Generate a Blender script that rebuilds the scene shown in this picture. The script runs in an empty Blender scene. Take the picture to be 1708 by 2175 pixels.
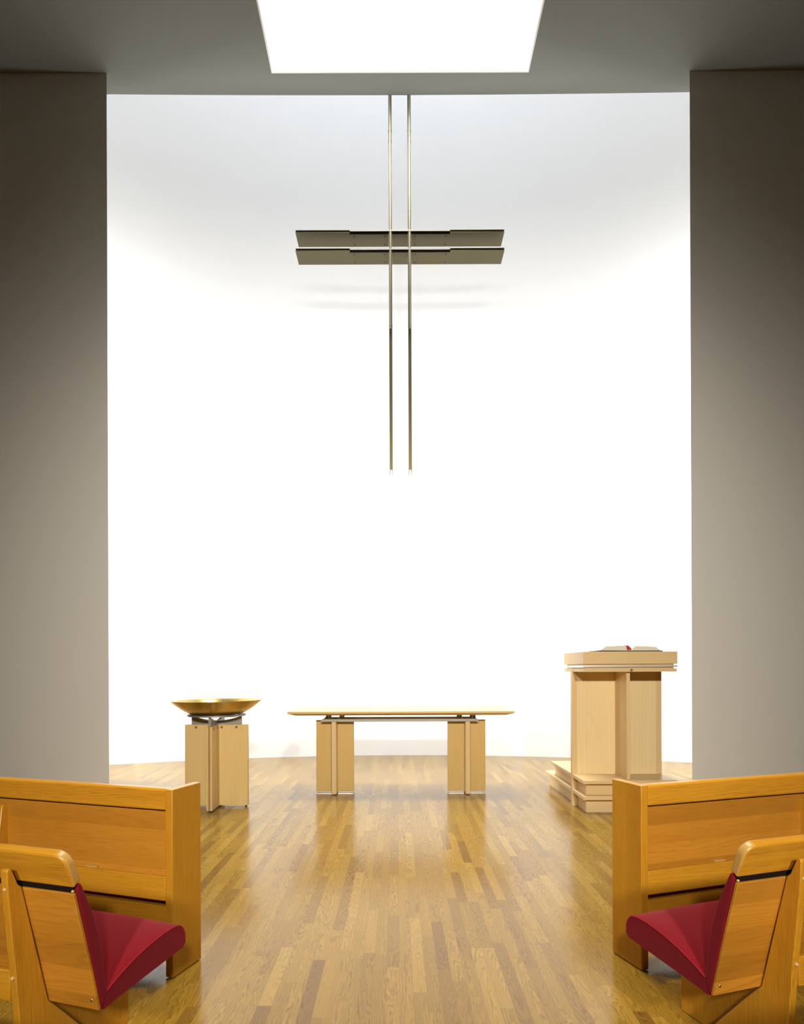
import bpy, bmesh, math, random
from mathutils import Vector, Matrix

random.seed(4)
S = bpy.context.scene
COL = S.collection

# ------------------------------------------------------------------ materials
class NT:
    """small helper around a node tree"""
    def __init__(self, name):
        self.m = bpy.data.materials.new(name)
        self.m.use_nodes = True
        self.t = self.m.node_tree
        self.b = self.t.nodes['Principled BSDF']

    def node(self, typ, **props):
        n = self.t.nodes.new(typ)
        for k, v in props.items():
            setattr(n, k, v)
        return n

    def put(self, sock, v):
        if isinstance(v, bpy.types.NodeSocket):
            self.t.links.new(v, sock)
        elif v is not None:
            sock.default_value = v

    def math(self, op, a, b=None, c=None, clamp=False):
        n = self.node('ShaderNodeMath', operation=op, use_clamp=clamp)
        for s, v in zip(n.inputs, (a, b, c)):
            self.put(s, v)
        return n.outputs[0]

    def mix(self, f, a, b, mode='MIX'):
        n = self.node('ShaderNodeMix', data_type='RGBA', blend_type=mode)
        self.put(n.inputs['Factor'], f)
        self.put(n.inputs['A'], a if isinstance(a, bpy.types.NodeSocket) else (*a, 1))
        self.put(n.inputs['B'], b if isinstance(b, bpy.types.NodeSocket) else (*b, 1))
        return n.outputs['Result']

    def comb(self, x, y, z):
        n = self.node('ShaderNodeCombineXYZ')
        for s, v in zip(n.inputs, (x, y, z)):
            self.put(s, v)
        return n.outputs[0]

    def sep(self, v):
        n = self.node('ShaderNodeSeparateXYZ')
        self.put(n.inputs[0], v)
        return n.outputs

    def obj(self):
        return self.node('ShaderNodeTexCoord').outputs['Object']

    def noise(self, vec, scale, detail=3, rough=.55, dist=0.):
        n = self.node('ShaderNodeTexNoise')
        self.put(n.inputs['Vector'], vec)
        n.inputs['Scale'].default_value = scale
        n.inputs['Detail'].default_value = detail
        n.inputs['Roughness'].default_value = rough
        n.inputs['Distortion'].default_value = dist
        return n.outputs['Fac']

    def white(self, vec, dim='2D'):
        n = self.node('ShaderNodeTexWhiteNoise', noise_dimensions=dim)
        if dim == '1D':
            self.put(n.inputs['W'], vec)
        else:
            self.put(n.inputs['Vector'], vec)
        return n.outputs

    def maprange(self, v, a, b, c, d):
        n = self.node('ShaderNodeMapRange')
        for s, x in zip(n.inputs, (v, a, b, c, d)):
            self.put(s, x)
        return n.outputs[0]

    def ramp(self, f, stops):
        n = self.node('ShaderNodeValToRGB')
        e = n.color_ramp.elements
        while len(e) < len(stops):
            e.new(.5)
        for el, (p, c) in zip(e, stops):
            el.position = p
            el.color = (*c, 1)
        self.put(n.inputs[0], f)
        return n.outputs[0]

    def bump(self, h, strength, dist=.002):
        n = self.node('ShaderNodeBump')
        n.inputs['Strength'].default_value = strength
        n.inputs['Distance'].default_value = dist
        self.put(n.inputs['Height'], h)
        self.t.links.new(n.outputs[0], self.b.inputs['Normal'])

    def set(self, **kw):
        for k, v in kw.items():
            self.put(self.b.inputs[k.replace('_', ' ')], v if not (isinstance(v, tuple) and len(v) == 3) else (*v, 1))
        return self.m


def plain(name, col, rough=.6, metal=0., spec=.5, mottling=.0, scale=6.):
    n = NT(name)
    if mottling:
        f = n.noise(n.obj(), scale, 4)
        c = n.mix(f, tuple(x * (1 - mottling) for x in col), tuple(min(1, x * (1 + mottling)) for x in col))
    else:
        c = col
    n.set(Base_Color=c, Roughness=rough, Metallic=metal, Specular_IOR_Level=spec)
    return n.m


def wood(name, c_dark, c_mid, c_light, axis, rough=.35, ring=.012, contrast=.35, fine=.25, plank=None, plank_axis=None, plank_var=.25, spec=.5):
    """long-grained wood; axis is the grain direction in object space"""
    n = NT(name)
    o = n.sep(n.obj())
    rnd = n.node('ShaderNodeObjectInfo').outputs['Random']
    ax = 'xyz'.index(axis)
    tr = [i for i in range(3) if i != ax]
    sh = n.math('MULTIPLY', rnd, 13.7)
    L = n.math('ADD', o[ax], sh)
    A = o[tr[0]]
    B = o[tr[1]]
    if plank:
        pa = 'xyz'.index(plank_axis)
        k = n.math('FLOOR', n.math('DIVIDE', n.math('ADD', o[pa], 10.013), plank))
        wn = n.white(n.math('ADD', k, n.math('MULTIPLY', rnd, 50.)), '1D')
        pr = wn['Value']
        L = n.math('ADD', L, n.math('MULTIPLY', pr, 9.))
    else:
        pr = None
    # warped ring pattern, drawn out along the grain
    v = n.comb(n.math('MULTIPLY', L, .5), n.math('MULTIPLY', A, 5.), n.math('MULTIPLY', B, 5.))
    warp = n.noise(v, 1., 2, .5)
    wig = n.noise(n.comb(n.math('MULTIPLY', L, 5.), n.math('MULTIPLY', A, 30.), n.math('MULTIPLY', B, 30.)), 1., 2, .5)
    ringv = n.math('ADD', n.math('ADD', A, n.math('MULTIPLY', B, .6)), n.math('MULTIPLY', warp, .13))
    ringv = n.math('ADD', ringv, n.math('MULTIPLY', wig, ring * .9))
    wv = n.math('FRACT', n.math('DIVIDE', ringv, ring))
    wv = n.math('MULTIPLY', n.math('POWER', wv, 2.2), n.maprange(wv, .84, 1., 1., 0.))
    patch = n.maprange(n.noise(n.comb(n.math('MULTIPLY', L, .9), n.math('MULTIPLY', A, 11.), n.math('MULTIPLY', B, 11.)), 1., 2), .32, .68, .25, 1.3)
    wv = n.math('MULTIPLY', wv, patch)
    # fine pores
    p = n.comb(n.math('MULTIPLY', L, 9.), n.math('MULTIPLY', A, 420.), n.math('MULTIPLY', B, 420.))
    pores = n.noise(p, 1., 2, .6)
    broad = n.noise(n.comb(n.math('MULTIPLY', L, 1.2), n.math('MULTIPLY', A, 14.), n.math('MULTIPLY', B, 14.)), 1., 3)
    base = n.mix(broad, c_mid, c_light)
    f = n.math('MULTIPLY', wv, contrast)
    f = n.math('ADD', f, n.math('MULTIPLY', n.maprange(pores, .52, .75, 0., 1.), fine), None, True)
    col = n.mix(f, base, c_dark)
    if pr is not None:
        g = n.maprange(pr, 0., 1., 1. - plank_var, 1. + plank_var * .5)
        h = n.node('ShaderNodeVectorMath', operation='SCALE')
        n.put(h.inputs[0], col)
        n.put(h.inputs['Scale'], g)
        col = h.outputs[0]
    n.bump(n.math('SUBTRACT', 1., n.math('MULTIPLY', f, .8)), .12, .0008)
    n.set(Base_Color=col, Roughness=rough, Specular_IOR_Level=spec)
    return n.m


def oak_floor():
    n = NT('oak_strip_floor')
    W, LEN = .057, .68
    o = n.sep(n.obj())
    x, y = o[0], o[1]
    bx = n.math('DIVIDE', n.math('ADD', x, 20.), W)
    i = n.math('FLOOR', bx)
    fx = n.math('FRACT', bx)
    ri = n.white(i, '1D')['Value']
    wob = n.math('MULTIPLY', n.math('SINE', n.math('ADD', y, n.math('MULTIPLY', ri, 40.))), .25)
    by = n.math('DIVIDE', n.math('ADD', n.math('ADD', y, wob), n.math('MULTIPLY', ri, 17.)), LEN)
    j = n.math('FLOOR', by)
    fy = n.math('FRACT', by)
    wn = n.white(n.comb(i, j, 0.))
    rc = n.sep(wn['Color'])
    r1, r2, r3 = rc[0], rc[1], rc[2]
    xl = n.math('MULTIPLY', n.math('SUBTRACT', fx, .5), W)
    yl = n.math('MULTIPLY', n.math('SUBTRACT', fy, .5), LEN)
    seed = n.math('MULTIPLY', wn['Value'], 60.)
    # distance from the pith of the log the strip was cut from -> cathedral grain
    off = n.math('MULTIPLY', n.math('SUBTRACT', r2, .5), .055)
    slope = n.math('MULTIPLY', n.math('SUBTRACT', r1, .5), .17)
    nz = n.noise(n.comb(n.math('MULTIPLY', x, 26.), n.math('MULTIPLY', y, 3.6), seed), 1., 3, .55)
    nz2 = n.noise(n.comb(n.math('MULTIPLY', x, 110.), n.math('MULTIPLY', y, 30.), seed), 1., 3, .6)
    dz = n.math('ADD', n.math('MULTIPLY', yl, slope), n.math('ADD', .010, n.math('MULTIPLY', r3, .030)))
    dz = n.math('ADD', dz, n.math('MULTIPLY', n.math('SUBTRACT', nz, .5), .05))
    dx = n.math('ADD', n.math('ADD', xl, off), n.math('MULTIPLY', n.math('SUBTRACT', nz, .5), .022))
    rad = n.math('SQRT', n.math('ADD', n.math('MULTIPLY', dx, dx), n.math('MULTIPLY', dz, dz)))
    rad = n.math('ADD', rad, n.math('MULTIPLY', nz2, .0042))
    ph = n.math('FRACT', n.math('DIVIDE', rad, .0075))
    line = n.math('POWER', ph, 2.5)
    line = n.math('MULTIPLY', line, n.maprange(ph, .86, 1., 1., 0.))
    amp = n.maprange(n.noise(n.comb(n.math('MULTIPLY', x, 9.), n.math('MULTIPLY', y, 1.3), seed), 1., 2), .3, .7, .45, 1.)
    line = n.math('MULTIPLY', line, amp)
    pores = n.noise(n.comb(n.math('MULTIPLY', x, 900.), n.math('MULTIPLY', y, 22.), seed), 1., 2, .6)
    pores = n.maprange(pores, .5, .75, 0., 1.)
    tone = n.ramp(wn['Value'], [(0., (.18, .095, .015)), (.09, (.225, .125, .016)), (.42, (.265, .154, .019)), (.75, (.295, .175, .024)), (1., (.335, .208, .036))])
    g = n.math('ADD', n.math('MULTIPLY', line, 1.15), n.math('MULTIPLY', pores, .25), None, True)
    shade = n.mix(g, (1., 1., 1.), (.36, .31, .26))
    col = n.mix(1., tone, shade, 'MULTIPLY')
    # hairline joints
    ex = n.math('MINIMUM', fx, n.math('SUBTRACT', 1., fx))
    ey = n.math('MINIMUM', fy, n.math('SUBTRACT', 1., fy))
    jx = n.math('LESS_THAN', ex, .014)
    jy = n.math('LESS_THAN', ey, .0013)
    jj = n.math('MAXIMUM', jx, jy)
    col = n.mix(n.math('MULTIPLY', jj, .5), col, (.14, .075, .025))
    rough = n.math('ADD', .155, n.math('MULTIPLY', n.noise(n.comb(n.math('MULTIPLY', x, 3.), y, 0.), 1.3, 3), .09))
    n.bump(n.math('SUBTRACT', 1., jj), .08, .0005)
    n.set(Base_Color=col, Roughness=rough, Specular_IOR_Level=.36)
    return n.m


def fabric():
    n = NT('red_wool_cloth')
    v = n.obj()
    w = n.node('ShaderNodeTexVoronoi')
    w.inputs['Scale'].default_value = 520.
    n.put(w.inputs['Vector'], v)
    f = n.noise(v, 260., 3, .7)
    big = n.noise(v, 9., 2)
    c = n.mix(f, (.115, .0015, .0045), (.215, .004, .011))
    c = n.mix(n.math('MULTIPLY', big, .25), c, (.16, .004, .009))
    n.bump(n.math('ADD', w.outputs['Distance'], n.math('MULTIPLY', f, .6)), .45, .0012)
    n.set(Base_Color=c, Roughness=.95, Specular_IOR_Level=.15, Sheen_Weight=.12, Sheen_Roughness=.5, Sheen_Tint=(.9, .35, .4))
    return n.m


def brushed(name, col, rough, var=.2, scale=(3, 3, 160), aniso=.0):
    n = NT(name)
    o = n.sep(n.obj())
    v = n.comb(*[n.math('MULTIPLY', o[k], float(scale[k])) for k in range(3)])
    f = n.noise(v, 1., 3, .6)
    c = n.mix(f, tuple(x * (1 - var) for x in col), tuple(min(1, x * (1 + var)) for x in col))
    n.set(Base_Color=c, Metallic=1., Roughness=n.maprange(f, 0., 1., rough * .8, rough * 1.2), Anisotropic=aniso)
    return n.m


def brass():
    n = NT('spun_brass')
    v = n.obj()
    o = n.sep(v)
    r = n.math('SQRT', n.math('ADD', n.math('MULTIPLY', o[0], o[0]), n.math('MULTIPLY', o[1], o[1])))
    rings = n.noise(n.comb(n.math('MULTIPLY', r, 240.), 0., 0.), 1., 3)
    f = n.noise(v, 7., 4)
    sp = n.noise(v, 46., 3, .6)
    c = n.mix(f, (.56, .38, .11), (.74, .55, .22))
    c = n.mix(n.maprange(sp, .62, .72, 0., .55), c, (.36, .20, .05))
    tan = n.node('ShaderNodeTangent', direction_type='RADIAL', axis='Z')
    n.t.links.new(tan.outputs[0], n.b.inputs['Tangent'])
    n.set(Base_Color=c, Metallic=1., Roughness=n.maprange(rings, 0., 1., .20, .28), Anisotropic=.85, Anisotropic_Rotation=.25)
    return n.m


def plaster(name, col):
    n = NT(name)
    v = n.obj()
    f = n.noise(v, 2.2, 3)
    g = n.noise(v, 190., 2)
    c = n.mix(f, tuple(x * .985 for x in col), col)
    n.bump(g, .04, .001)
    n.set(Base_Color=c, Roughness=.9, Specular_IOR_Level=.2)
    return n.m


M = {}
M['floor'] = oak_floor()
M['wall'] = plaster('white_plaster', (.86, .855, .85))
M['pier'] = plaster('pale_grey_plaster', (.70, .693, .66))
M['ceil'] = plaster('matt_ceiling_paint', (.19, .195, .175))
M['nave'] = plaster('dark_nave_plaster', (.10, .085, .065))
M['shaft'] = plaster('white_shaft_plaster', (.78, .77, .74))
PK = ((.19, .062, .003), (.48, .205, .012), (.60, .30, .024))
for a in 'xyz':
    M['oak_' + a] = wood('honey_oak_' + a, *PK, a, .30, .0055, .34, .50)
M['oak_panel'] = wood('honey_oak_boards', (.20, .065, .006), (.44, .175, .015), (.56, .255, .030), 'x', .30, .0058, .30, .45, .088, 'z', .24)
M['oak_end'] = wood('honey_oak_end_boards', *PK, 'z', .30, .0065, .28, .48, .158, 'y', .14)
M['oak_pale'] = wood('pale_oak_endgrain', (.34, .20, .07), (.52, .34, .13), (.60, .41, .17), 'z', .38, .006, .25, .35)
MP = ((.47, .295, .125), (.66, .475, .235), (.73, .55, .295))
for a in 'xyz':
    M['maple_' + a] = wood('maple_' + a, *MP, a, .36, .022, .16, .16)
M['maple_ply'] = wood('figured_maple_ply', (.54, .38, .17), (.74, .58, .30), (.82, .66, .38), 'z', .38, .03, .22, .14)
M['maple_core'] = wood('brown_ply_core', (.16, .075, .025), (.34, .18, .075), (.42, .24, .11), 'z', .5, .006, .3, .3)
M['font_ply'] = wood('golden_maple_ply', (.44, .28, .10), (.64, .46, .18), (.72, .54, .25), 'z', .36, .026, .22, .18)
M['oak_cap'] = wood('honey_oak_cap', (.26, .12, .02), (.46, .25, .06), (.55, .33, .09), 'z', .30, .006, .25, .35)
M['table_ply'] = wood('amber_maple_ply', (.40, .25, .070), (.57, .385, .120), (.65, .46, .17), 'z', .36, .026, .22, .18)
M['plug'] = plain('walnut_plug', (.22, .105, .035), .45, mottling=.2, scale=90)
M['bronze'] = brushed('dark_bronze_steel', (.115, .098, .055), .42, .16, (2, 60, 60))
M['bronze_v'] = brushed('dark_bronze_upright', (.20, .17, .10), .42, .14, (60, 60, 2))
M['steel'] = brushed('brushed_steel_tube', (.80, .74, .60), .30, .06, (40, 40, 2))
M['alu'] = brushed('brushed_aluminium', (.86, .86, .87), .38, .05, (2, 60, 60))
M['edge'] = plain('satin_steel_edge', (.42, .42, .41), .5, .3)
M['grey_steel'] = plain('grey_steel_plate', (.30, .29, .265), .45, .55, mottling=.12, scale=20)
M['brass'] = brass()
M['red'] = fabric()
M['piping'] = plain('red_piping_cord', (.24, .010, .018), .9, spec=.15, mottling=.25, scale=300)
M['gap'] = plain('gap_shade_black', (.008, .005, .003), .8, spec=.1)  # near-black colour painted as the shade inside the pew rail gap
M['black'] = plain('black_leather', (.012, .012, .013), .5, mottling=.3, scale=80)
M['rubber'] = plain('black_glide', (.02, .02, .02), .6)
M['chrome'] = plain('chrome_screw', (.75, .75, .75), .2, 1.)
M['ribbon'] = plain('red_ribbon', (.42, .012, .018), .55, mottling=.15, scale=60)
M['glass'] = plain('frosted_glass', (.85, .88, .9), .35)
M['white_metal'] = plain('white_painted_metal', (.75, .75, .74), .4)


def paper():
    n = NT('thin_bible_paper')
    o = n.sep(n.obj())
    f = n.noise(n.comb(n.math('MULTIPLY', o[0], 40.), n.math('MULTIPLY', o[1], 4.), n.math('MULTIPLY', o[2], 900.)), 1., 2)
    c = n.mix(f, (.60, .54, .40), (.86, .82, .70))
    n.set(Base_Color=c, Roughness=.8)
    return n.m


M['paper'] = paper()


# ------------------------------------------------------------------ mesh helpers
def new_bm():
    return bmesh.new()


def bx(bm, x0, x1, y0, y1, z0, z1):
    if x0 > x1: x0, x1 = x1, x0
    vs = [bm.verts.new(p) for p in ((x0, y0, z0), (x1, y0, z0), (x1, y1, z0), (x0, y1, z0), (x0, y0, z1), (x1, y0, z1), (x1, y1, z1), (x0, y1, z1))]
    for f in ((0, 3, 2, 1), (4, 5, 6, 7), (0, 1, 5, 4), (1, 2, 6, 5), (2, 3, 7, 6), (3, 0, 4, 7)):
        bm.faces.new([vs[k] for k in f])


def prism(bm, poly, a0, a1, plane='yz'):
    """poly in the given plane, extruded along the remaining axis from a0 to a1"""
    def P(p, a):
        if plane == 'yz': return (a, p[0], p[1])
        if plane == 'xz': return (p[0], a, p[1])
        return (p[0], p[1], a)
    v0 = [bm.verts.new(P(p, a0)) for p in poly]
    v1 = [bm.verts.new(P(p, a1)) for p in poly]
    k = len(poly)
    bm.faces.new(v0)
    bm.faces.new(v1[::-1])
    for i in range(k):
        bm.faces.new((v0[i], v1[i], v1[(i + 1) % k], v0[(i + 1) % k]))


def loft(bm, rings, cap=True, closed=True):
    vs = [[bm.verts.new(p) for p in r] for r in rings]
    for a, b in zip(vs, vs[1:]):
        k = len(a)
        for i in range(k if closed else k - 1):
            bm.faces.new((a[i], b[i], b[(i + 1) % k], a[(i + 1) % k]))
    if cap:
        bm.faces.new(vs[0])
        bm.faces.new(vs[-1][::-1])


def cyl(bm, p0, p1, r, n=20, r1=None):
    p0, p1 = Vector(p0), Vector(p1)
    d = (p1 - p0).normalized()
    q = d.to_track_quat('Z', 'Y')
    r1 = r if r1 is None else r1
    ring = lambda p, rr: [p + q @ Vector((rr * math.cos(t), rr * math.sin(t), 0)) for t in [2 * math.pi * i / n for i in range(n)]]
    loft(bm, [ring(p0, r), ring(p1, r1)])


def lathe(bm, prof, n=96, c=(0, 0, 0)):
    """prof: closed list of (r, z) going round the section; r may be 0 at ends"""
    rows = []
    for r, z in prof:
        if r < 1e-6:
            rows.append([bm.verts.new((c[0], c[1], c[2] + z))])
        else:
            rows.append([bm.verts.new((c[0] + r * math.cos(2 * math.pi * i / n), c[1] + r * math.sin(2 * math.pi * i / n), c[2] + z)) for i in range(n)])
    for a, b in zip(rows, rows[1:]):
        if len(a) == 1 and len(b) == 1: continue
        for i in range(n):
            j = (i + 1) % n
            if len(a) == 1: bm.faces.new((a[0], b[j], b[i]))
            elif len(b) == 1: bm.faces.new((a[i], a[j], b[0]))
            else: bm.faces.new((a[i], a[j], b[j], b[i]))


def dome(bm, c, axis, r, h, n=16):
    """small domed button whose flat side sits at c and which bulges along axis"""
    q = Vector(axis).normalized().to_track_quat('Z', 'Y')
    c = Vector(c)
    rings = []
    for k in range(5):
        t = k / 5 * math.pi / 2
        rings.append([c + q @ Vector((r * math.cos(t) * math.cos(a), r * math.cos(t) * math.sin(a), h * math.sin(t))) for a in [2 * math.pi * i / n for i in range(n)]])
    base = [c + q @ Vector((r * math.cos(a), r * math.sin(a), -.004)) for a in [2 * math.pi * i / n for i in range(n)]]
    loft(bm, [base] + rings)


def tube(bm, pts, r, n=8):
    pts = [Vector(p) for p in pts]
    rings = []
    for i, p in enumerate(pts):
        d = (pts[min(i + 1, len(pts) - 1)] - pts[max(i - 1, 0)]).normalized()
        q = d.to_track_quat('Z', 'Y')
        rings.append([p + q @ Vector((r * math.cos(a), r * math.sin(a), 0)) for a in [2 * math.pi * k / n for k in range(n)]])
    loft(bm, rings)


def ob(name, bm, mat, parent=None, bevel=0., seg=2, smooth=False, label=None, angle=40):
    bmesh.ops.remove_doubles(bm, verts=bm.verts, dist=1e-6)
    bmesh.ops.recalc_face_normals(bm, faces=bm.faces)
    me = bpy.data.meshes.new(name)
    bm.to_mesh(me)
    bm.free()
    me.materials.append(mat)
    o = bpy.data.objects.new(name, me)
    COL.objects.link(o)
    if parent: o.parent = parent
    if bevel:
        b = o.modifiers.new('edge', 'BEVEL')
        b.width = bevel
        b.segments = seg
        b.limit_method = 'ANGLE'
        b.angle_limit = math.radians(35)
        smooth = True
    if smooth:
        for p in me.polygons: p.use_smooth = True
        me.set_sharp_from_angle(angle=math.radians(angle))
    if label: o['label'] = label
    return o


def thing(name, label, cat, loc=(0, 0, 0), rz=0., group=None):
    o = bpy.data.objects.new(name, None)
    o.empty_display_size = .1
    COL.objects.link(o)
    o.location = loc
    o.rotation_euler = (0, 0, rz)
    o['label'] = label
    o['category'] = cat
    if group: o['group'] = group
    return o


def struct(name, bm, mat, parent=None, **k):
    o = ob(name, bm, mat, parent, **k)
    o['kind'] = 'structure'
    return o


# ------------------------------------------------------------------ camera (upright view camera with raised lens)
cd = bpy.data.cameras.new('view_camera')
cam = bpy.data.objects.new('view_camera', cd)
COL.objects.link(cam)
cam.location = (0, 0, 1.35)
cam.rotation_euler = (Matrix.Rotation(math.radians(90), 4, 'X') @ Matrix.Rotation(-.00367, 4, 'Z')).to_euler()
cd.sensor_fit = 'HORIZONTAL'
cd.sensor_width = 36.
cd.lens = 1380. / 1708. * 36.
cd.shift_x = 11. / 1708.
cd.shift_y = (1420. - 1087.5) / 1708.
cd.clip_start = .02
S.camera = cam

# ------------------------------------------------------------------ the room
AX = .058                     # the room's own centre line
CZ = 8.465                    # ceiling height
RC, RR = (AX, .40), 9.72      # centre and radius of the curved back wall
NX = 6.4                      # half width of the nave

b = new_bm(); bx(b, -8, 8, -7.2, 10.6, -.12, 0.); struct('floor', b, M['floor'])

# curved back wall
b = new_bm()
A0 = math.radians(33)
rows = []
for r in (RR, RR + .25):
    for z in (0., 12.6):
        rows.append([(RC[0] + r * math.sin(t), RC[1] + r * math.cos(t), z) for t in [-A0 + 2 * A0 * i / 96 for i in range(97)]])
order = [rows[0], rows[1], rows[3], rows[2]]
sec = [[order[k][i] for k in range(4)] for i in range(97)]
loft(b, sec)
struct('wall_back', b, M['wall'], smooth=True)

# the two piers that frame the chancel, splayed behind
PL, PR = -3.437, 3.519
for nm, s, px in (('wall_left_pier', -1, PL), ('wall_right_pier', 1, PR)):
    b = new_bm()
    prism(b, [(px, 7.75), (s * (NX + .2), 7.75), (s * (NX + .2), 7.97), (px + s * .24, 7.97)], 0., CZ, 'xy')
    struct(nm, b, M['pier'])

# nave walls
b = new_bm(); bx(b, -NX - .2, -NX, -7., 7.75, 0, CZ); struct('wall_left', b, M['nave'])
b = new_bm(); bx(b, NX, NX + .2, -7., 7.75, 0, CZ); struct('wall_right', b, M['nave'])
b = new_bm(); bx(b, -NX - .2, NX + .2, -7.2, -7., 0, CZ); struct('wall_rear', b, M['nave'])

# ceiling slab with the light shaft opening
OX0, OX1, OY0, OY1 = -1.450, 1.582, 5.9, 7.742
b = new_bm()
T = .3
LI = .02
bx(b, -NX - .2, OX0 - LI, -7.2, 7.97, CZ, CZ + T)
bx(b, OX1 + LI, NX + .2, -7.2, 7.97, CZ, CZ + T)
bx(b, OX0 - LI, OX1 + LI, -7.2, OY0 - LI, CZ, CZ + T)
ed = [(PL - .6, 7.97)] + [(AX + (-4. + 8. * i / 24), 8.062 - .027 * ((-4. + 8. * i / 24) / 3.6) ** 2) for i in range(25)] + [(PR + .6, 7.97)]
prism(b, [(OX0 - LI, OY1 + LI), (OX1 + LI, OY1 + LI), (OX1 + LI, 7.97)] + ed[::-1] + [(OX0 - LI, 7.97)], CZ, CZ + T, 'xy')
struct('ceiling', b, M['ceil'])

# shaft of the skylight above the opening
SH = 10.5
b = new_bm()
bx(b, OX0 - LI, OX0, OY0 - LI, OY1 + LI, CZ + .0005, SH)
bx(b, OX1, OX1 + LI, OY0 - LI, OY1 + LI, CZ + .0005, SH)
bx(b, OX0, OX1, OY0 - LI, OY0, CZ + .0005, SH)
bx(b, OX0, OX1, OY1, OY1 + LI, CZ + .0005, SH)
struct('wall_skylight_shaft', b, M['shaft'])
b = new_bm(); bx(b, OX0 - .12, OX1 + .12, OY0 - .12, OY1 + .12, SH + .02, SH + .06)
w1 = struct('window_1', b, M['glass'])

# apse behind the piers: side walls with tall windows, roof
SX = 5.25
for k, s in ((2, -1), (3, 1)):
    b = new_bm()
    x0, x1 = (-SX - .2, -SX) if s < 0 else (SX + .1, SX + .3)
    bx(b, x0, x1, 7.97, 9.3, 0, .3); bx(b, x0, x1, 7.97, 9.3, 6.9, 12.6)
    bx(b, x0, x1, 7.97, 8.02, .3, 6.9); bx(b, x0, x1, 8.72, 9.3, .3, 6.9)
    struct('wall_apse_left' if s < 0 else 'wall_apse_right', b, M['wall'])
    b = new_bm()
    xf = (x0 + x1) / 2
    bx(b, xf - .004, xf + .004, 8.02, 8.72, .3, 6.9)
    struct('window_%d' % k, b, M['glass'])
b = new_bm(); bx(b, -5.6, 5.7, 7.8, 10.6, 12.6, 12.75); struct('ceiling_apse', b, M['wall'])
b = new_bm(); bx(b, -5.6, 5.7, 7.8, 7.96, CZ + T + .001, 12.6); struct('wall_apse_front', b, M['wall'])

# ------------------------------------------------------------------ hanging cross
CX_ = .0585
cr = thing('hanging_cross', 'tall dark bronze cross of paired bars hanging before the white wall', 'cross', (CX_, 8.06, 3.797))
def cz(z): return z - 3.797
for s in (-1, 1):
    xo = s * .119
    b = new_bm()
    for q in (-1, 1):
        e = .0068
        xa = xo + q * .0195
        bx(b, min(xa, xa - q * e), max(xa, xa - q * e), .012, .16, 0., cz(CZ + .25))
    bx(b, xo - .0125, xo + .0125, .035, .045, cz(3.828), cz(CZ + .25))
    up = ob('upright', b, M['bronze_v'], cr)
    b = new_bm(); cyl(b, (xo, .012, cz(5.573)), (xo, .012, cz(CZ)), .0118, 16)
    bx(b, xo - .009, xo + .009, .012, .04, cz(CZ) - .03, cz(CZ))
    ob('tube', b, M['steel'], up, smooth=True, label='bright round steel tube set into the upright')
    for zz in (5.62, 6.42, 7.92, 8.05):
        for q in (-1, 1):
            b = new_bm(); cyl(b, (xo + q * .018, .04, cz(zz)), (xo + q * .0225, .04, cz(zz)), .012, 12)
            ob('bolt', b, M['bronze_v'], up)
for z0, nm in ((6.797, 0), (6.570, 1)):
    z = cz(z0)
    b = new_bm()
    bx(b, -1.298, 1.298, .012, .285, z - .004, z + .004)               # top leaf
    bx(b, -1.298, -.625, .010, .285, z - .030, z - .022)               # lower leaf, wings
    bx(b, .625, 1.298, .010, .285, z - .030, z - .022)
    bx(b, -.625, .625, .045, .285, z - .030, z - .022)
    bx(b, -1.29, 1.29, .05, .28, z - .022, z - .004)                    # packing between the leaves
    cb = ob('crossbar', b, M['bronze'], cr)
    b = new_bm(); bx(b, -.622, .622, .004, .012, z - .016, z + .006)
    ob('edge_bar', b, M['edge'], cb, label='pale steel edging bar')
    for x in (-.575, -.19, .19, .575):
        for y in (.085, .245):
            b = new_bm(); cyl(b, (x, y, z - .034), (x, y, z - .029), .0095, 10)
            ob('bolt', b, M['black'], cb)

# ------------------------------------------------------------------ font pedestal and bowl
FX, FY = -1.772, 6.392
ft = thing('font_pedestal', 'maple pedestal of crossed slabs with a steel ring under the brass bowl', 'pedestal', (FX, FY, 0))
hw, th = .307, .027
core = .010
def slab_x(x0, x1):
    b = new_bm(); bx(b, x0, x1, -th, th, .016, .806)
    o = ob('side_panel', b, M['font_ply'], ft, .003)
    return o
pl_ = slab_x(-hw, -th); pr_ = slab_x(th, hw)
def slab_y(y0, y1, nm):
    b = new_bm()
    bx(b, -th, -core, y0, y1, .012, .806); bx(b, core - .001, th, y0, y1, .012, .806)
    o = ob(nm, b, M['font_ply'], ft, .003)
    c = new_bm(); bx(c, -core, core - .001, y0 + .004 if y0 < 0 else y0, y1 - .004 if y1 > 0 else y1, .012, .803)
    ob('core_strip', c, M['maple_core'], o, label='brown strip between the two pale leaves')
    return o
pf_ = slab_y(-.272, -th, 'front_panel'); pb_ = slab_y(th, .272, 'rear_panel')
b = new_bm(); bx(b, -th, th, -th, th, .016, .806); ob('centre_post', b, M['font_ply'], ft)
for par, pts in ((pr_, ((.054, -th), (.198, -th))), (pl_, ((-.198, -th), (-.07, -th)))):
    for x, y in pts:
        b = new_bm(); cyl(b, (x, y + .004, .782), (x, y - .0012, .782), .0125, 18)
        ob('plug', b, M['plug'], par, label='dark round wooden plug')
for y in (-.085, -.2):
    b = new_bm(); cyl(b, (th - .004, y, .782), (th + .0012, y, .782), .0125, 18)
    ob('plug', b, M['plug'], pf_, label='dark round wooden plug')
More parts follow.
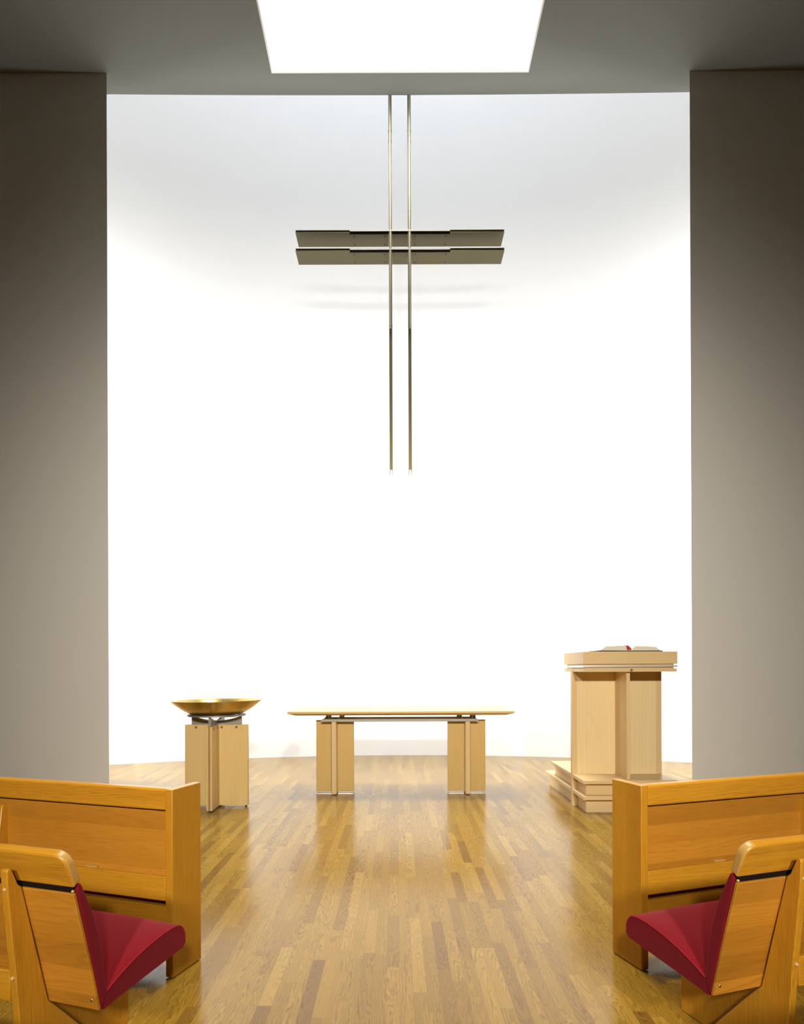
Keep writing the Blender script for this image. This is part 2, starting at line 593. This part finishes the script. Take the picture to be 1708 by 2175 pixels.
# steel plates with a hollowed upper edge
def arc_plate(x0, x1, plane, y0, y1, nm):
    b = new_bm()
    pts = [(x0, .78), (x1, .78)]
    k = 14
    top = []
    for i in range(k + 1):
        t = x1 + (x0 - x1) * i / k
        u = (abs(t) - .02) / .225
        top.append((t, .846 + .047 * max(0, u) ** 1.7))
    prism(b, pts + top, y0, y1, plane)
    return ob(nm, b, M['grey_steel'], ft)
arc_plate(-.246, -.012, 'xz', -.009, .009, 'bracket'); arc_plate(.012, .246, 'xz', -.009, .009, 'bracket')
arc_plate(-.246, .246, 'yz', -.012, .012, 'bracket')
b = new_bm(); lathe(b, [(.205, .893), (.278, .893), (.278, .908), (.245, .908), (.205, .899), (.205, .893)], 96)
ob('support_ring', b, M['grey_steel'], ft, smooth=True, label='flat grey steel ring')
for (x, y) in ((.285, 0), (-.285, 0), (0, -.25), (0, .25)):
    b = new_bm(); cyl(b, (x, y, 0), (x, y, .017), .011, 14); ob('foot', b, M['rubber'], ft)
for xa in (-.27, .08):
    b = new_bm(); bx(b, xa, xa + .19, -.02, .02, .006, .016); ob('base_plate', b, M['alu'], ft)

outer = [(0, .872), (.10, .876), (.18, .890), (.225, .9035), (.263, .916), (.30, .934), (.335, .955), (.362, .974), (.395, .999), (.422, 1.020), (.437, 1.032), (.447, 1.0385)]
inner = [(.4475, 1.041), (.434, 1.0365), (.418, 1.0245), (.391, 1.003), (.357, .9775), (.33, .959), (.296, .938), (.26, .9205), (.18, .896), (.10, .882), (0, .878)]
b = new_bm(); lathe(b, [(r, z - .872) for r, z in outer + inner], 128)
bowl = ob('font_bowl', b, M['brass'], smooth=True, angle=60)
bowl.location = (FX, FY, .8775)
bowl.rotation_euler = (0, math.radians(-.55), 0)
bowl['label'] = 'wide shallow brass bowl resting on the crossed-slab pedestal'
bowl['category'] = 'bowl'

# ------------------------------------------------------------------ communion table
TX, TY = .040, 7.095
tb = thing('communion_table', 'long pale maple table on two crossed-slab legs, standing before the white wall', 'table', (TX, TY, 0))
b = new_bm()
W2, D2 = 1.168, .425
zt, ze, zb = .910, .889, .865
i1 = .074
rings = [[(-W2 + i1, -D2 + i1, zb), (W2 - i1, -D2 + i1, zb), (W2 - i1, D2 - i1, zb), (-W2 + i1, D2 - i1, zb)],
         [(-W2, -D2, ze), (W2, -D2, ze), (W2, D2, ze), (-W2, D2, ze)],
         [(-W2, -D2, zt), (W2, -D2, zt), (W2, D2, zt), (-W2, D2, zt)]]
loft(b, rings)
ob('tabletop', b, M['maple_x'], tb, .003)
for s, cx in ((-1, -.715), (1, .716)):
    b = new_bm()
    bx(b, cx - .205, cx + .205, -.025, .025, .016, .790)
    lg = ob('leg', b, M['table_ply'], tb, .003)
    b = new_bm(); bx(b, cx - .024, cx + .024, -.160, .160, .008, .782); ob('fin', b, M['maple_z'], lg, .003)
    for xa in (cx - .195, cx + .03):
        b = new_bm(); bx(b, xa, xa + .165, -.016, .016, .004, .016)
        ob('base_plate', b, M['alu'], lg, label='pale metal plate under the leg')
    for x in (-.185, .185):
        b = new_bm(); cyl(b, (cx + x, 0, 0), (cx + x, 0, .012), .010, 12); ob('foot', b, M['rubber'], lg)
for y in (-.135, .135):
    b = new_bm()
    prism(b, [(-.862, .783), (.838, .783), (.815, .812), (-.839, .812)], y - .022, y + .022, 'xz')
    rl = ob('rail', b, M['grey_steel'], tb, .002)
    for x in (-.786, -.640, .640, .786):
        c = new_bm(); cyl(c, (x, y, .810), (x, y, .868), .017, 16); ob('post', c, M['bronze_v'], rl, smooth=True)

# ------------------------------------------------------------------ lectern
LX = 2.150
lc = thing('lectern', 'tall pale maple lectern on a stepped platform, right of the long table', 'lectern', (LX, 6.36, 0))
hwL = .434
def yy(y): return y - 6.36
X0, X1 = -.390, .390
b = new_bm(); bx(b, X0, X1, yy(6.06), yy(7.50), 0, .128); ob('lower_riser', b, M['maple_x'], lc, .002)
b = new_bm(); bx(b, -hwL, hwL, yy(5.99), yy(7.535), .128, .165); ob('lower_tread', b, M['maple_x'], lc, .004)
b = new_bm(); bx(b, X0, X1, yy(6.06), yy(7.23), .165, .276); ob('upper_riser', b, M['maple_x'], lc, .002)
b = new_bm(); bx(b, -hwL, hwL, yy(5.99), yy(7.265), .276, .312); ob('upper_tread', b, M['maple_x'], lc, .004)
# the wide upright board, running down past the platform on both sides
b = new_bm(); bx(b, -.390, .390, 0., .038, .30, 1.312); bp = ob('back_panel', b, M['maple_ply'], lc, .002)
for s in (-1, 1):
    b = new_bm(); xa, xb = sorted((s * .390, s * (hwL + .006))); bx(b, xa, xb, -.002, .040, 0., 1.345)
    ob('edge_strip', b, M['maple_z'], bp, .002)
b = new_bm(); bx(b, -.016, .016, yy(6.035), yy(6.36), .312, 1.345); cf = ob('centre_fin', b, M['maple_z'], lc, .002)
b = new_bm(); bx(b, -.016, .016, .038, .30, .312, 1.312); ob('rear_fin', b, M['maple_z'], lc, .002)
b = new_bm(); bx(b, -hwL + .004, hwL - .004, yy(5.985), yy(6.66), 1.312, 1.343); sh = ob('shelf', b, M['maple_x'], lc, .002)
b = new_bm(); cyl(b, (.012, yy(5.99), 1.3275), (.012, yy(5.983), 1.3275), .0125, 18); ob('plug', b, M['plug'], sh, label='dark round wooden plug')
b = new_bm(); bx(b, -hwL + .024, hwL - .024, yy(6.005), yy(6.64), 1.343, 1.384); ob('neck', b, M['maple_x'], lc)
b = new_bm(); bx(b, -hwL, hwL, yy(5.981), yy(6.665), 1.355, 1.3715); ob('metal_band', b, M['alu'], lc, label='thin pale aluminium band')
b = new_bm(); bx(b, -hwL, hwL, yy(5.98), yy(6.67), 1.384, 1.4985); ob('desk_top', b, M['maple_x'], lc, .002)

# ------------------------------------------------------------------ open bible
bb = thing('open_bible', 'thick open book with black cover and red ribbon on the lectern top', 'book', (2.163, 6.182, 1.4985))
b = new_bm()
prism(b, [(-.294, 0), (.294, 0), (.294, .009), (.03, .009), (0, .007), (-.03, .009), (-.294, .012)], -.185, .185, 'xz')
ob('cover', b, M['black'], bb, .002)
def pages(prof, nm):
    bm = new_bm()
    n = len(prof)
    prof = [(x, z + .004) for x, z in prof]
    bot = [(x, .0095) for x, z in prof]
    loft(bm, [[(x, y, z) for x, z in prof] + [(x, y, z) for x, z in bot[::-1]] for y in (-.172, -.10, 0., .10, .172)])
    return ob(nm, bm, M['paper'], bb, smooth=True, angle=50)
pages([(-.280, .0075), (-.225, .046), (-.165, .0475), (-.11, .0505), (-.06, .052), (-.035, .049), (-.015, .034), (.010, .010)], 'page_block')
pages([(.276, .0075), (.235, .040), (.18, .043), (.12, .046), (.07, .0475), (.045, .045), (.028, .030), (.012, .010)], 'page_block')
b = new_bm()
prism(b, [(-.040, .0585), (-.016, .0520), (.004, .0300), (.010, .0170), (-.030, .0130), (-.038, .0300)], -.1765, -.1735, 'xz')
bx(b, -.036, -.018, -.174, .10, .0560, .0590)
ob('ribbon', b, M['ribbon'], bb)

# ------------------------------------------------------------------ pews
PITCH = math.radians(18.4)
def make_screen(side, loc, label):
    """low panelled screen that stands in front of the first pew; x runs away from the aisle"""
    t = thing('pew_screen', label, 'pew screen', loc, PITCH * (1 if side > 0 else -1), 'panelled screens in front of the pews')
    s = side
    LEN = 3.1
    def box(bm, o0, o1, *r): bx(bm, min(s * o0, s * o1), max(s * o0, s * o1), *r)
    b = new_bm(); box(b, 0, .037, 0, .205, .004, .824); ob('end_panel', b, M['oak_end'], t, .0025)
    b = new_bm(); box(b, .037, LEN, .020, .070, .726, .822); ob('top_rail', b, M['oak_x'], t, .010, 3)
    b = new_bm(); box(b, .043, LEN, .110, .128, .10, .346); ob('back_panel', b, M['oak_panel'], t)
    b = new_bm(); box(b, .043, LEN, .036, .060, .345, .7185); ip = ob('inset_panel', b, M['oak_panel'], t, .002)
    b = new_bm(); box(b, .038, LEN, .058, .069, .700, .745); ob('cleat', b, M['oak_x'], ip)
    b = new_bm(); box(b, .040, .985, .002, .020, .334, .440); box(b, .040, .985, .020, .128, .334, .346)
    rk = ob('book_rack', b, M['oak_x'], t, .003)
    for o0 in (.43, .60):
        c = new_bm()
        x0, x1 = sorted((s * o0, s * (o0 + .062)))
        bx(c, x0, x1, .018, .040, .432, .4475)
        for q in (.012, .031, .050):
            cyl(c, (s * (o0 + q), .029, .446), (s * (o0 + q), .029, .4482), .0045, 10)
        ob('cup_holder', c, M['oak_cap'], rk, .001, label='pale wooden holder on the book rack')
    b = new_bm(); box(b, .040, LEN, .004, .026, .115, .311); ob('lower_board', b, M['oak_x'], t, .002)
    b = new_bm(); box(b, 1.012, LEN, .002, .020, .334, .440); ob('book_rack', b, M['oak_x'], t, .003)
    for o0 in (.985, 2.7):
        b = new_bm()
        x0, x1 = sorted((s * o0, s * (o0 + .026)))
        prism(b, [(.058, 0), (.058, .690), (.045, .697), (.015, .697), (.004, .685), (-.035, .40), (-.070, 0)], x0, x1, 'yz')
        up = ob('support', b, M['oak_z'], t, .003)
        for yb, zb_ in ((.001, .655), (-.030, .42)):
            c = new_bm(); dome(c, (s * (o0 + .013), yb - .002, zb_), (0, -1, .05), .007, .005); ob('button', c, M['oak_pale'], up)
    return t


def make_pew(side, loc, label):
    t = thing('church_pew', label, 'pew', loc, PITCH * (1 if side > 0 else -1), 'oak pews with red cushions')
    s = side
    LEN = 3.1
    X = lambda o: s * o
    # --- seat cushion: section lofted from the aisle end, swelling up from its corded edge
    low = [(.402, .366), (.386, .353), (.273, .3445), (.125, .333), (.043, .326), (.004, .3205)]
    top = [(.019, .370), (.050, .384), (.083, .397), (.14, .416), (.192, .428), (.24, .4365), (.286, .4415), (.325, .4425), (.357, .440), (.374, .434), (.388, .421), (.397, .403), (.401, .385)]
    rings = []
    for o, e in ((0., 0.), (.003, .0012), (.008, .0028), (.018, .0045), (.04, .0065), (.09, .0095), (.16, .012), (.3, .0145), (1., .016), (2., .016), (LEN, .016)):
        ring = [(X(o), y, z) for y, z in low]
        for i, (y, z) in enumerate(top):
            f = math.sin(min(1., (i + .6) / 4) * math.pi / 2) * (1. if i < 9 else max(0., 1 - (i - 8) / 4))
            g = max(0., (i - 8) / 4)
            ring.append((X(o), y + e * .25 * g, z + e * f))
        rings.append(ring)
    b = new_bm(); loft(b, rings)
    seat = ob('seat_cushion', b, M['red'], t, smooth=True, angle=38)
    b = new_bm(); tube(b, [(X(.001), y, z + .0008) for y, z in top], .0028)
    ob('piping', b, M['piping'], seat, smooth=True)
    # --- back cushion
    back = [(.0, .3265), (-.020, .410), (-.036, .478), (-.070, .610), (-.0925, .702), (-.0935, .7255), (-.0825, .7325), (-.060, .686), (-.034, .625), (-.012, .556), (.003, .487), (.010, .42), (.019, .370), (.006, .333)]
    b = new_bm(); prism(b, back, X(0.), X(LEN), 'yz')
    ob('back_cushion', b, M['red'], t, .004, 2)
    # --- rear board of the back
    rb_ = [(-.001, .325), (-.021, .410), (-.037, .478), (-.0715, .610), (-.0970, .7075), (-.1070, .705), (-.083, .612), (-.048, .480), (-.032, .411), (-.012, .325)]
    b = new_bm(); prism(b, rb_, X(.004), X(LEN), 'yz')
    rp = ob('back_board', b, M['oak_panel'], t, .0015)
    c = new_bm(); dome(c, (X(.022), -.0195, .357), (0, -1, -.25), .0055, .003); ob('screw', c, M['chrome'], rp, label='small chrome screw')
    c = new_bm(); dome(c, (X(.010), -.1035, .7125), (0, -1, .3), .004, .003); ob('screw', c, M['oak_pale'], rp)
    # --- top rail: board with a rounded aisle corner, leaning back
    d = Vector((-.36, .93)).normalized()          # up along the board in (y, z)
    nrm = Vector((d.y, -d.x))                     # towards the seat
    p0 = Vector((-.1055, .7215))
    Hh, R_ = .113, .042
    out = [(0., 0.), (.0, Hh - R_)] + [(R_ - R_ * math.cos(a), Hh - R_ + R_ * math.sin(a)) for a in [math.pi / 2 * k / 7 for k in range(1, 8)]] + [(LEN, Hh), (LEN, 0.)]
    b = new_bm()
    def pt(o, h, k):
        q = p0 + d * h + nrm * k
        return (X(o), q.x, q.y)
    loft(b, [[pt(o, h + .0, 0.) for o, h in out], [pt(o, h + (.0085 if h < .02 else 0.), .030) for o, h in out]])
    rl = ob('top_rail', b, M['oak_x'], t, .0075, 3)
    q = p0 + d * .040 + nrm * .030
    c = new_bm(); dome(c, (X(.020), q.x, q.y), (0, nrm.x, nrm.y), .0075, .006); ob('button', c, M['oak_pale'], rl)
    # the rounded aisle end of the rail shows paler end grain
    me = rl.data
    me.materials.append(M['oak_cap'])
    for p in me.polygons:
        nn = Vector(p.normal)
        if abs(nn.y * nrm.x + nn.z * nrm.y) < .4 and p.center.x * s < .03 and p.center.z > .72 and nn.x * s < -.25:
            p.material_index = 1
    # near-black strip: shade of the gap under the rail put into colour
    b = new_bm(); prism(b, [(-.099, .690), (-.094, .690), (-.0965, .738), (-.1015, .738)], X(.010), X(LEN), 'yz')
    ob('shade_strip', b, M['gap'], rp, label='black strip painted as the shade in the gap below the rail')
    # --- supports: tapered rear upright that flares forward at the foot, and a pedestal board under the seat
    for o0 in (.190, 2.55):
        b = new_bm()
        x0, x1 = sorted((X(o0), X(o0 + .026)))
        prism(b, [(-.162, .768), (-.156, .776), (-.147, .775), (-.125, .723), (-.112, .711), (-.071, .545), (-.018, .331), (.045, .261), (.174, .109), (.266, 0.), (-.085, 0.), (-.121, .31), (-.133, .454), (-.145, .561), (-.158, .696)], x0, x1, 'yz')
        up = ob('upright', b, M['oak_z'], t, .003)
        for y_, z_ in ((-.1565, .715), (-.1325, .447)):
            c = new_bm(); dome(c, (X(o0 + .013), y_ - .001, z_), (0, -1, .08), .0065, .006); ob('button', c, M['oak_pale'], up)
        b = new_bm()
        o1 = o0 + .108
        x0, x1 = sorted((X(o1), X(o1 + .036)))
        prism(b, [(-.03, 0.), (.455, 0.), (.455, .348), (.273, .342), (.043, .324), (-.02, .318)], x0, x1, 'yz')
        ob('pedestal', b, M['oak_z'], t, .003)
    # --- hymnal board across the rear between the uprights
    b = new_bm()
    x0, x1 = sorted((X(.216), X(2.55)))
    bx(b, x0, x1, -.132, -.114, .376, .468); bx(b, x0, x1, -.114, -.030, .376, .388)
    ob('book_rack', b, M['oak_x'], t, .003)
    return t


make_screen(-1, (-.981, 2.832, 0), 'honey oak panelled pew screen at left, its end below the brass bowl')
make_screen(1, (1.083, 2.886, 0), 'honey oak panelled pew screen at right, its end below the lectern')
PEW_L = make_pew(-1, (-.893, 1.963, 0), 'oak pew with dark red cushion at left of the aisle')
PEW_R = make_pew(1, (.976, 2.036, 0), 'oak pew with dark red cushion at right of the aisle')

# unseen next row back, added to shade the low parts of the front pews
def copy_tree(o, parent=None):
    c = o.copy(); COL.objects.link(c)
    if parent: c.parent = parent
    for ch in [q for q in bpy.data.objects if q.parent == o]: copy_tree(ch, c)
    return c
for src, loc, lab in ((PEW_L, (-.96, 1.09, 0), 'oak pew with dark red cushion, unseen next row back added to shade the left front pew'),
                      (PEW_R, (1.05, 1.16, 0), 'oak pew with dark red cushion, unseen next row back added to shade the right front pew')):
    c = copy_tree(src); c.location = loc; c['label'] = lab

# ------------------------------------------------------------------ light
def area(name, loc, rot, sx, sy, power, col, spread=math.pi):
    l = bpy.data.lights.new(name, 'AREA')
    l.shape = 'RECTANGLE'; l.size = sx; l.size_y = sy
    l.energy = power; l.color = col; l.spread = spread
    o = bpy.data.objects.new(name, l); COL.objects.link(o)
    o.location = loc; o.rotation_euler = rot
    return o

def spot(name, loc, target, power, col, ang, blend, rad):
    l = bpy.data.lights.new(name, 'SPOT')
    l.energy = power; l.color = col; l.spot_size = math.radians(ang); l.spot_blend = blend; l.shadow_soft_size = rad
    o = bpy.data.objects.new(name, l); COL.objects.link(o)
    o.location = loc
    o.rotation_euler = (Vector(target) - Vector(loc)).to_track_quat('-Z', 'Y').to_euler()
    return o

area('skylight_daylight', ((OX0 + OX1) / 2, (OY0 + OY1) / 2, SH - .01), (0, 0, 0), OX1 - OX0, OY1 - OY0, 225, (1., .98, .95), math.radians(84))
area('left_window_daylight', (-SX + .02, 8.37, 3.6), (0, math.radians(-90), 0), 6.5, .68, 350, (.95, .975, 1.), math.radians(115))
area('right_window_daylight', (SX + .08, 8.37, 3.6), (0, math.radians(90), 0), 6.5, .68, 350, (.95, .975, 1.), math.radians(115))
area('slot_daylight', (AX, 9.0, 12.5), (0, 0, 0), 7., 1.4, 70, (.76, .87, 1.))
for s in (-1, 1):
    spot('nave_downlight', (AX + s * .7, 4.0, 8.3), (AX + s * .5, 3.7, .2), 1150, (1., .88, .68), 46, 1., .10)
    p = Vector((AX + s * 1.0, -4.0, 3.8))
    spot('stand_light', p, p + Vector((0, math.cos(math.radians(12)), -math.sin(math.radians(12)))), 2200 if s > 0 else 1850, (1., .92, .79), 64, 1., .17)

w = bpy.data.worlds.new('outside')
S.world = w
w.use_nodes = True
w.node_tree.nodes['Background'].inputs[0].default_value = (.6, .7, .9, 1)
w.node_tree.nodes['Background'].inputs[1].default_value = .02

S.view_settings.view_transform = 'Standard'
S.view_settings.look = 'None'
S.view_settings.exposure = 0.
S.view_settings.gamma = 1.
S.view_settings.use_curve_mapping = False
S.cycles.use_denoising = True
S.cycles.max_bounces = 10
S.cycles.diffuse_bounces = 7
S.cycles.glossy_bounces = 4
S.cycles.sample_clamp_indirect = 6.
